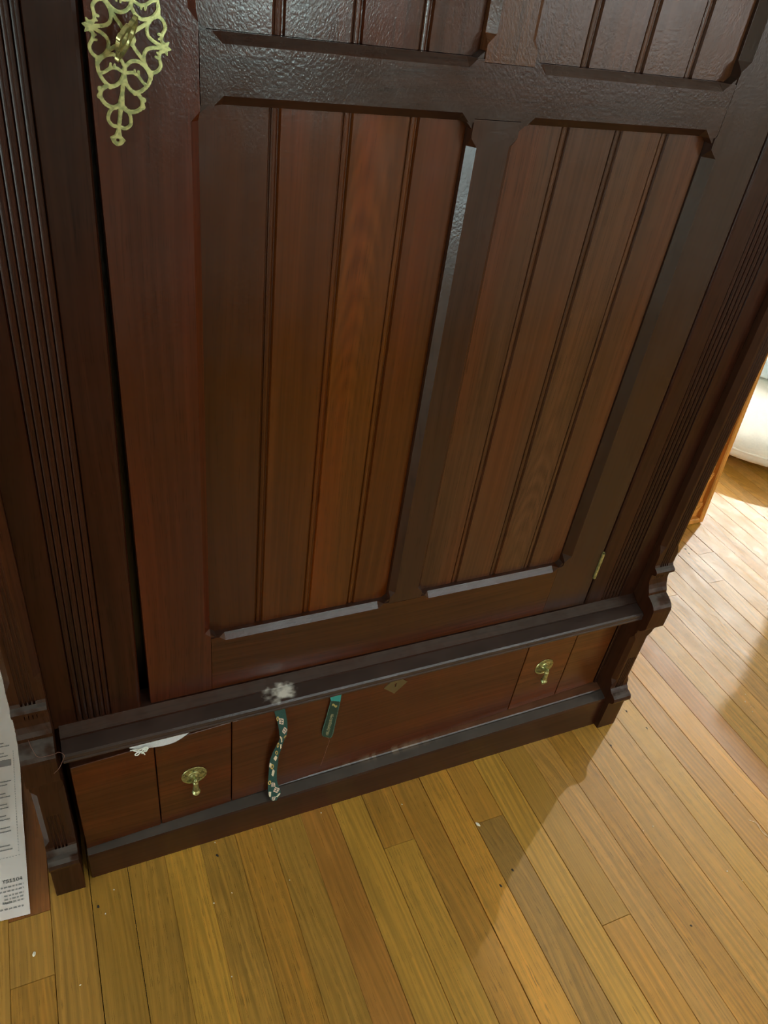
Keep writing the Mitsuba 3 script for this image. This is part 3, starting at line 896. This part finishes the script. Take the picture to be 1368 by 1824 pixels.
bl = [dpt(0.3797, 0.211, -0.004), dpt(0.3800, 0.204, -0.004), dpt(0.3816, 0.195, -0.0035), dpt(0.3775, 0.155, -0.003), dpt(0.3732, 0.1135, -0.003), dpt(0.3850, 0.0975, -0.003)]
br = [dpt(0.3990, 0.210, -0.004), dpt(0.3985, 0.202, -0.004), dpt(0.3986, 0.185, -0.0035), dpt(0.3962, 0.145, -0.003), dpt(0.3928, 0.0990, -0.003), dpt(0.3858, 0.0972, -0.003)]
m, uv = ribbon_mesh(bl[2:], br[2:])
put('bookmark__strip', m, 'bookmark_print', False, uv)
m, uv = ribbon_mesh(bl[:3], br[:3])
put('bookmark__folded_end', m, 'bookmark_teal')
tag('bookmark__folded_end', 'shiny teal folded end')
put('bookmark__thread', tube(spline([dpt(0.3860, 0.0980, -0.002), dpt(0.3885, 0.084, -0.002), dpt(0.3850, 0.060, -0.0018), dpt(0.3805, 0.032, -0.0018), dpt(0.3780, 0.022, -0.002)], 5), 0.00022, 5), 'hair_red')
tag('bookmark', 'narrow dark green bookmark with gilt lettering sticking out of the drawer', 'bookmark')

rl = [(0.0800, -0.0293, 0.3000), (0.0920, -0.0297, 0.3000), (0.1052, -0.0294, 0.2990), (0.1214, -0.0289, 0.2980), (0.1326, -0.0286, 0.2970), (0.1424, -0.0284, 0.2960), (0.1517, -0.0281, 0.2950), (0.1650, -0.0276, 0.2940)]
rr = [(0.0792, -0.0301, 0.2890), (0.0920, -0.0303, 0.2832), (0.1052, -0.0302, 0.2794), (0.1214, -0.0305, 0.2768), (0.1326, -0.0302, 0.2764), (0.1424, -0.0296, 0.2775), (0.1517, -0.0289, 0.2817), (0.1634, -0.0280, 0.2896)]
m, uv = ribbon_mesh(rl, rr, 0.0006)
put('white_ribbon__band', m, 'ribbon_cloth', False, uv)
fr = [[(0.100, -0.0335, 0.2850), (0.0960, -0.0345, 0.2835), (0.0925, -0.0345, 0.2800), (0.0880, -0.0340, 0.2745), (0.0852, -0.0340, 0.2770), (0.0880, -0.0345, 0.2810), (0.0935, -0.0345, 0.2825)],
      [(0.098, -0.0330, 0.2850), (0.0945, -0.0350, 0.2820), (0.0965, -0.0345, 0.2770), (0.0982, -0.0340, 0.2722)],
      [(0.096, -0.0335, 0.2860), (0.0905, -0.0345, 0.2870), (0.0860, -0.0345, 0.2895), (0.0795, -0.0340, 0.2890)],
      [(0.094, -0.0335, 0.2870), (0.0890, -0.0350, 0.2840), (0.0870, -0.0350, 0.2860), (0.0835, -0.0345, 0.2880)],
      [(0.104, -0.0330, 0.2840), (0.1000, -0.0350, 0.2800), (0.0985, -0.0350, 0.2830), (0.1030, -0.0345, 0.2860), (0.1010, -0.0345, 0.2890), (0.0960, -0.0345, 0.2880)],
      [(0.101, -0.0330, 0.2830), (0.0965, -0.0352, 0.2800), (0.0940, -0.0350, 0.2775)]]
put('white_ribbon__frayed_thread', cat([tube(spline(f, 6), 0.00085, 6) for f in fr]), 'frayed_white', 40)
tag('white_ribbon', 'white ribbon with a frayed end caught above the drawer', 'ribbon')

put('loose_thread', tube(spline([(-0.0398, -0.0330, 0.3620), (-0.0350, -0.0480, 0.3560), (-0.0306, -0.0540, 0.3510), (-0.0214, -0.0575, 0.3530), (-0.0108, -0.058, 0.3543), (-0.0062, -0.058, 0.3558), (-0.0016, -0.058, 0.3503),
                                 (-0.0009, -0.058, 0.3438), (-0.0046, -0.058, 0.3339), (-0.0100, -0.058, 0.3220), (-0.0170, -0.0575, 0.3135)], 6), 0.00028, 5), 'hair_red')
tag('loose_thread', 'thin reddish thread curling off the left corner post', 'thread')

# ------------------------------------------------------------------ printed paper on the floor, left
def sheet():
    nx, ny = 26, 46
    xs, ys = np.linspace(-0.34, 0, nx), np.linspace(0, 0.62, ny)
    v = []
    for j, t in enumerate(ys):
        for i, s in enumerate(xs):
            edge = -0.0905 - 0.0075 * (t / 0.25) ** 0.8 * 0.55
            x, y = edge + s, -0.068 + t - 0.075 * s
            z = 0.0012 + 0.0045 * meshkit.fbm(np.array([x * 24, y * 20, 0.3]), 3) + 0.004 * math.exp(-((t - 0.17) / 0.05) ** 2) * (1 + 0.6 * math.sin(s * 60))
            z += 0.0018 * math.exp(-(s / 0.012) ** 2) * (t > 0.02)
            v.append((x, y, z))
    v = np.array(v)
    f = []
    for j in range(ny - 1):
        for i in range(nx - 1):
            a = j * nx + i
            f += [(a, a + 1, a + nx + 1), (a, a + nx + 1, a + nx)]
    n = len(v)
    v2 = v - [0, 0, 0.0004]
    f2 = [(c, b, a) for a, b, c in (np.array(f) + n).tolist()]
    rim = [j * nx for j in range(ny)]
    border = list(range(nx)) + [j * nx + nx - 1 for j in range(1, ny)] + list(range(ny * nx - 2, (ny - 1) * nx - 1, -1)) + [j * nx for j in range(ny - 2, 0, -1)]
    fs = []
    for a, b in zip(border, border[1:] + border[:1]):
        fs += [(b, a, n + a), (b, n + a, n + b)]
    return trimesh.Trimesh(np.vstack([v, v2]), f + f2 + fs, process=False), v.reshape(ny, nx, 3), xs, ys


sm, SG, SXS, SYS = sheet()
put('paper_sheet', sm, 'paper', True)
tag('paper_sheet', 'creased white printed paper sheet on the floor at the left end of the wardrobe', 'paper')


def on_sheet(m, lift=0.0006):
    """m: flat print in sheet coordinates (x = distance from the right edge, negative; y along from the near edge; z small) laid on the creased paper"""
    from scipy.interpolate import RegularGridInterpolator
    f = RegularGridInterpolator((SYS, SXS), SG, bounds_error=False, fill_value=None)
    v = np.asarray(m.vertices)
    p = f(np.stack([v[:, 1], v[:, 0]], 1))
    p[:, 2] += lift + v[:, 2]
    return trimesh.Trimesh(p, m.faces, process=False)


def print_rect(x0, x1, y0, y1):
    nx, ny = max(2, int((x1 - x0) / 0.012) + 2), max(2, int((y1 - y0) / 0.012) + 2)
    g = [(a, b, 0) for b in np.linspace(y0, y1, ny) for a in np.linspace(x0, x1, nx)]
    f = []
    for j in range(ny - 1):
        for i in range(nx - 1):
            a = j * nx + i
            f += [(a, a + 1, a + nx + 1), (a, a + nx + 1, a + nx)]
    return trimesh.Trimesh(g, f, process=False)


def writing(text, h, x_right, y, bold=False):
    m = meshkit.text_mesh(text, h, 0.00005, bold)
    m.apply_translation((x_right - m.bounds[1][0], y, 0))
    return m


put('paper_sheet__printed_line', on_sheet(writing('TS1104', 0.0054, -0.0070, 0.0560, True)), 'ink')
put('paper_sheet__printed_line', on_sheet(writing('Made in', 0.0036, -0.0180, 0.0235, True)), 'ink')
dash = []
for yy, x0, x1 in ((0.0480, -0.062, -0.006), (0.0415, -0.062, -0.006), (0.0345, -0.034, -0.006), (0.0290, -0.034, -0.006), (0.0235, -0.016, -0.006), (0.0140, -0.040, -0.008)):
    x = x0
    while x < x1:
        w = float(rng.uniform(0.002, 0.006))
        dash.append(on_sheet(print_rect(x, min(x + w, x1), yy, yy + 0.0026)))
        x += w + 0.0015
rows = (0.118, 0.150, 0.172, 0.194, 0.216, 0.240, 0.300, 0.322)
for yy in rows:
    for k in range(2):
        dash.append(on_sheet(print_rect(-0.040, -0.040 + float(rng.uniform(0.014, 0.026)), yy - 0.007 * k, yy - 0.007 * k + 0.0022)))
dash.append(on_sheet(print_rect(-0.090, -0.014, 0.272, 0.286)))
for i in range(40):
    dash.append(on_sheet(print_rect(-0.0105, -0.0095, 0.105 + i * 0.0050, 0.105 + i * 0.0050 + 0.0024)))
for i in range(12):
    dash.append(on_sheet(print_rect(-0.060 + i * 0.0045, -0.060 + i * 0.0045 + 0.0022, 0.098, 0.0990)))
tag(put('paper_sheet__small_print', cat(dash), 'pale_ink'), kind='stuff')
for yy in rows[:6]:
    s = Point(-0.052, yy - 0.004).buffer(0.0050, 8) if rng.random() > 0.4 else sbox(-0.057, yy - 0.009, -0.047, yy + 0.001)
    put('paper_sheet__icon', on_sheet(trimesh.creation.extrude_polygon(s, 0.00005, engine='earcut')), 'ink')

# ------------------------------------------------------------------ carved panel leaning on the wall, right
def carved_panel():
    W_, H_, d = 0.60, 0.95, 0.022
    lean = math.radians(4.2)

    def lay(m):
        v = m.vertices.copy()
        y, z = v[:, 1], v[:, 2]
        m.vertices = np.stack([1.740 - W_ + v[:, 0], 0.465 + y * math.cos(lean) + z * math.sin(lean), 0.0005 + z * math.cos(lean) - y * math.sin(lean) + 0.0016], 1)
        return fix(m)
    fw = 0.017
    put('carved_panel__stile', lay(bx(0, fw, 0, d, 0, H_, 0.003)), 'carved_oak')
    put('carved_panel__stile', lay(bx(W_ - fw, W_, 0, d, 0, H_, 0.003)), 'carved_oak')
    put('carved_panel__rail', lay(bx(fw, W_ - fw, 0, d, 0, fw, 0.003)), 'carved_oak')
    put('carved_panel__rail', lay(bx(fw, W_ - fw, 0, d, H_ - fw, H_, 0.003)), 'carved_oak')
    put('carved_panel__panel', lay(bx(fw, W_ - fw, 0.016, d - 0.001, fw, H_ - fw)), 'carved_oak')
    leaf = [(0, 0), (0.009, 0.006), (0.016, 0.016), (0.015, 0.028), (0.006, 0.040), (0, 0.047)]
    out = [(x, z) for x, z in leaf] + [(-x, z) for x, z in leaf[::-1]]
    k = 0
    for cx in (W_ - 0.056, W_ - 0.156, W_ - 0.256, W_ - 0.356, W_ - 0.456):
        for cz in np.arange(0.040, 0.88, 0.050):
            s = 1 if (k % 2) else -1
            p = affinity.translate(affinity.rotate(Polygon(out).buffer(0.001), s * 52, origin=(0, 0.0)), cx + s * 0.008, cz)
            ms = [poly_y(p, 0.0050, 0.0165), poly_y(p.buffer(-0.0035), 0.0015, 0.0055)]
            vein = affinity.translate(affinity.rotate(LineString([(0, 0.004), (0, 0.042)]).buffer(0.0014), s * 52, origin=(0, 0)), cx + s * 0.008, cz)
            ms.append(poly_y(vein, -0.0005, 0.0025))
            put('carved_panel__carved_leaf', lay(cat(ms)), 'carved_oak')
            k += 1
        st_ = LineString(spline([(cx, 0.045), (cx + 0.014, 0.25), (cx - 0.014, 0.50), (cx + 0.012, 0.75), (cx, 0.90)], 10)).buffer(0.005)
        put('carved_panel__carved_stem', lay(poly_y(st_, 0.003, 0.0165)), 'carved_oak')


carved_panel()
tag('carved_panel', 'orange oak framed panel with carved leaves leaning at the right of the wardrobe', 'panel')

# ------------------------------------------------------------------ cushions, right
def pillow(c, r, e_xy, e_z, seed, n=72, crease=0.012):
    m = trimesh.creation.uv_sphere(1.0, count=[n // 2, n])
    v = np.asarray(m.vertices)
    rho = np.linalg.norm(v[:, :2], axis=1)
    ph = np.arctan2(v[:, 1], v[:, 0])
    sg = lambda a, e: np.sign(a) * np.abs(a) ** e
    p = np.stack([sg(np.cos(ph), e_xy) * rho**e_z, sg(np.sin(ph), e_xy) * rho**e_z, sg(v[:, 2], e_z)], 1) * r
    nz = meshkit.fbm(p * 9 + seed, 3, seed) - 0.5
    p *= (1 + crease * 4 * nz)[:, None]
    p += np.asarray(c)
    return trimesh.Trimesh(p, m.faces, process=False)


CC = (2.52, 1.03)
cu = pillow((CC[0], CC[1], 0.078), (0.55, 0.54, 0.082), 0.80, 0.70, 3, crease=0.008)
cu.vertices[:, 2] = np.maximum(cu.vertices[:, 2], 0.001)
put('floor_cushion__cover', cu, 'canvas', True)
th = np.linspace(0, 2 * np.pi, 90)
sg = lambda a, e: np.sign(a) * np.abs(a) ** e
seam = np.stack([CC[0] + 0.548 * sg(np.cos(th), 0.80), CC[1] + 0.538 * sg(np.sin(th), 0.80), np.full(90, 0.077)], 1)
put('floor_cushion__piping', tube(seam, 0.005, 7), 'canvas', 50)
tag('floor_cushion', 'big cream white floor cushion with a piped seam behind the carved panel', 'cushion')
bl_ = pillow((2.72, 1.22, 0.208), (0.44, 0.40, 0.060), 0.75, 0.6, 8, crease=0.02)
put('pillow', bl_, 'pale_blue_cloth', True)
tag('pillow', 'pale blue white pillow lying on the cream floor cushion', 'pillow')

# ------------------------------------------------------------------ crumbs, specks and a hair on the floor
def bit(x, y, sx, sy, sz, a):
    m = trimesh.creation.icosphere(1, 1.0)
    m.vertices *= 1 + 0.25 * (rng.random((len(m.vertices), 1)) - 0.5)
    m.vertices *= [sx, sy, sz]
    m.apply_transform(trimesh.transformations.rotation_matrix(a, [0, 0, 1]))
    m.apply_translation((x, y, sz * 0.85))
    return m


put('paper_scrap', bit(0.6353, -0.1605, 0.0026, 0.0048, 0.0013, 0.5), 'crumb_white')
tag('paper_scrap', 'tiny bright white scrap lying at the board joint in front of the plinth', 'scrap')
put('white_flake', bit(-0.0884, -0.1279, 0.0022, 0.0038, 0.0013, -0.2), 'crumb_white')
tag('white_flake', 'white flake on the floorboard below the paper sheet', 'flake')
CR = [(0.0122, -0.1033, 'pale crumb below the left foot of the wardrobe, farther from the plinth'), (0.0284, -0.0703, 'pale crumb on the floorboard right beside the left foot of the wardrobe'),
      (-0.0317, -0.1916, 'pale crumb near the bottom left, below and right of the white flake'), (0.5211, -0.0809, 'pale crumb left of the bright scrap, close to the middle of the plinth'),
      (0.3776, -0.0502, 'pale crumb close to the plinth on the red brown floorboard'), (0.2876, -0.0518, 'pale crumb close to the plinth below the green strap'),
      (0.1921, -0.0447, 'pale crumb close to the plinth just above a dark speck'), (0.2908, -0.1459, 'pale crumb alone on the olive board left of the red brown board'),
      (0.1986, -0.1355, 'right one of two pale crumbs side by side below the left drawer pull'), (0.1687, -0.1416, 'left one of two pale crumbs side by side below the left drawer pull'),
      (0.1700, -0.2537, 'pale crumb at the bottom of the photo below the left drawer pull'), (1.0222, -0.3838, 'left one of two pale crumbs low on the sunlit floor at the right'),
      (1.0363, -0.4067, 'right one of two pale crumbs low on the sunlit floor at the right'), (0.9243, -0.2707, 'left one of two pale crumbs on the sunlit floor below the right foot'),
      (0.9478, -0.2694, 'right one of two pale crumbs on the sunlit floor below the right foot'), (1.1510, -0.2681, 'pale crumb above the curled pale hair at the right edge'),
      (1.3684, -0.0803, 'uppermost of four pale crumbs in a row at the right edge'), (1.3517, -0.0963, 'second from the top of four pale crumbs in a row at the right edge'),
      (1.3536, -0.1113, 'third from the top of four pale crumbs in a row at the right edge'), (1.3466, -0.1233, 'lowest of four pale crumbs in a row at the right edge')]
for x, y, l in CR:
    k = put('crumb', bit(x, y, float(rng.uniform(0.0008, 0.0013)), float(rng.uniform(0.0008, 0.0016)), 0.0007, float(rng.uniform(0, 3))), 'crumb_white')
    tag(k, l, 'crumb', 'pale crumbs on the floorboards')
DS = [(0.1907, -0.0677, 'dark speck on the floor below the left drawer pull, near the plinth'), (0.6529, -0.2537, 'dark speck on the dark olive board below the bright scrap'),
      (0.6197, -0.2705, 'dark speck on the orange board left of the dark olive board'), (0.8924, -0.4355, 'largest dark speck, low on the sunlit floor at the right'),
      (0.9804, -0.0968, 'dark speck at the edge of the wardrobe shadow below the right foot'), (1.5981, 0.3795, 'left one of three dark specks near the carved panel'),
      (1.6139, 0.3730, 'right one of three dark specks near the carved panel'), (1.5938, 0.3608, 'lowest of three dark specks near the carved panel'),
      (1.0682, -0.0354, 'small dark speck on the floor beside the right foot'), (1.0830, -0.0849, 'elongated dark speck on the sunlit floor right of the right foot'),
      (0.0033, -0.0887, 'dark speck on the floor between the left foot and a pale crumb')]
for x, y, l in DS:
    k = put('dirt_speck', bit(x, y, float(rng.uniform(0.0012, 0.0020)), float(rng.uniform(0.0020, 0.0034)), 0.0005, float(rng.uniform(-0.4, 0.9))), 'crumb_dark')
    tag(k, l, 'speck', 'dark specks on the floorboards')
put('white_hair', tube(spline([(1.1375, -0.3204, 0.0008), (1.1473, -0.3308, 0.0014), (1.1447, -0.3477, 0.0010), (1.1500, -0.3620, 0.0012), (1.1580, -0.3760, 0.0008)], 6), 0.0004, 5), 'hair_white')
tag('white_hair', 'curled pale hair on the floorboards at the right edge of the photo', 'hair')
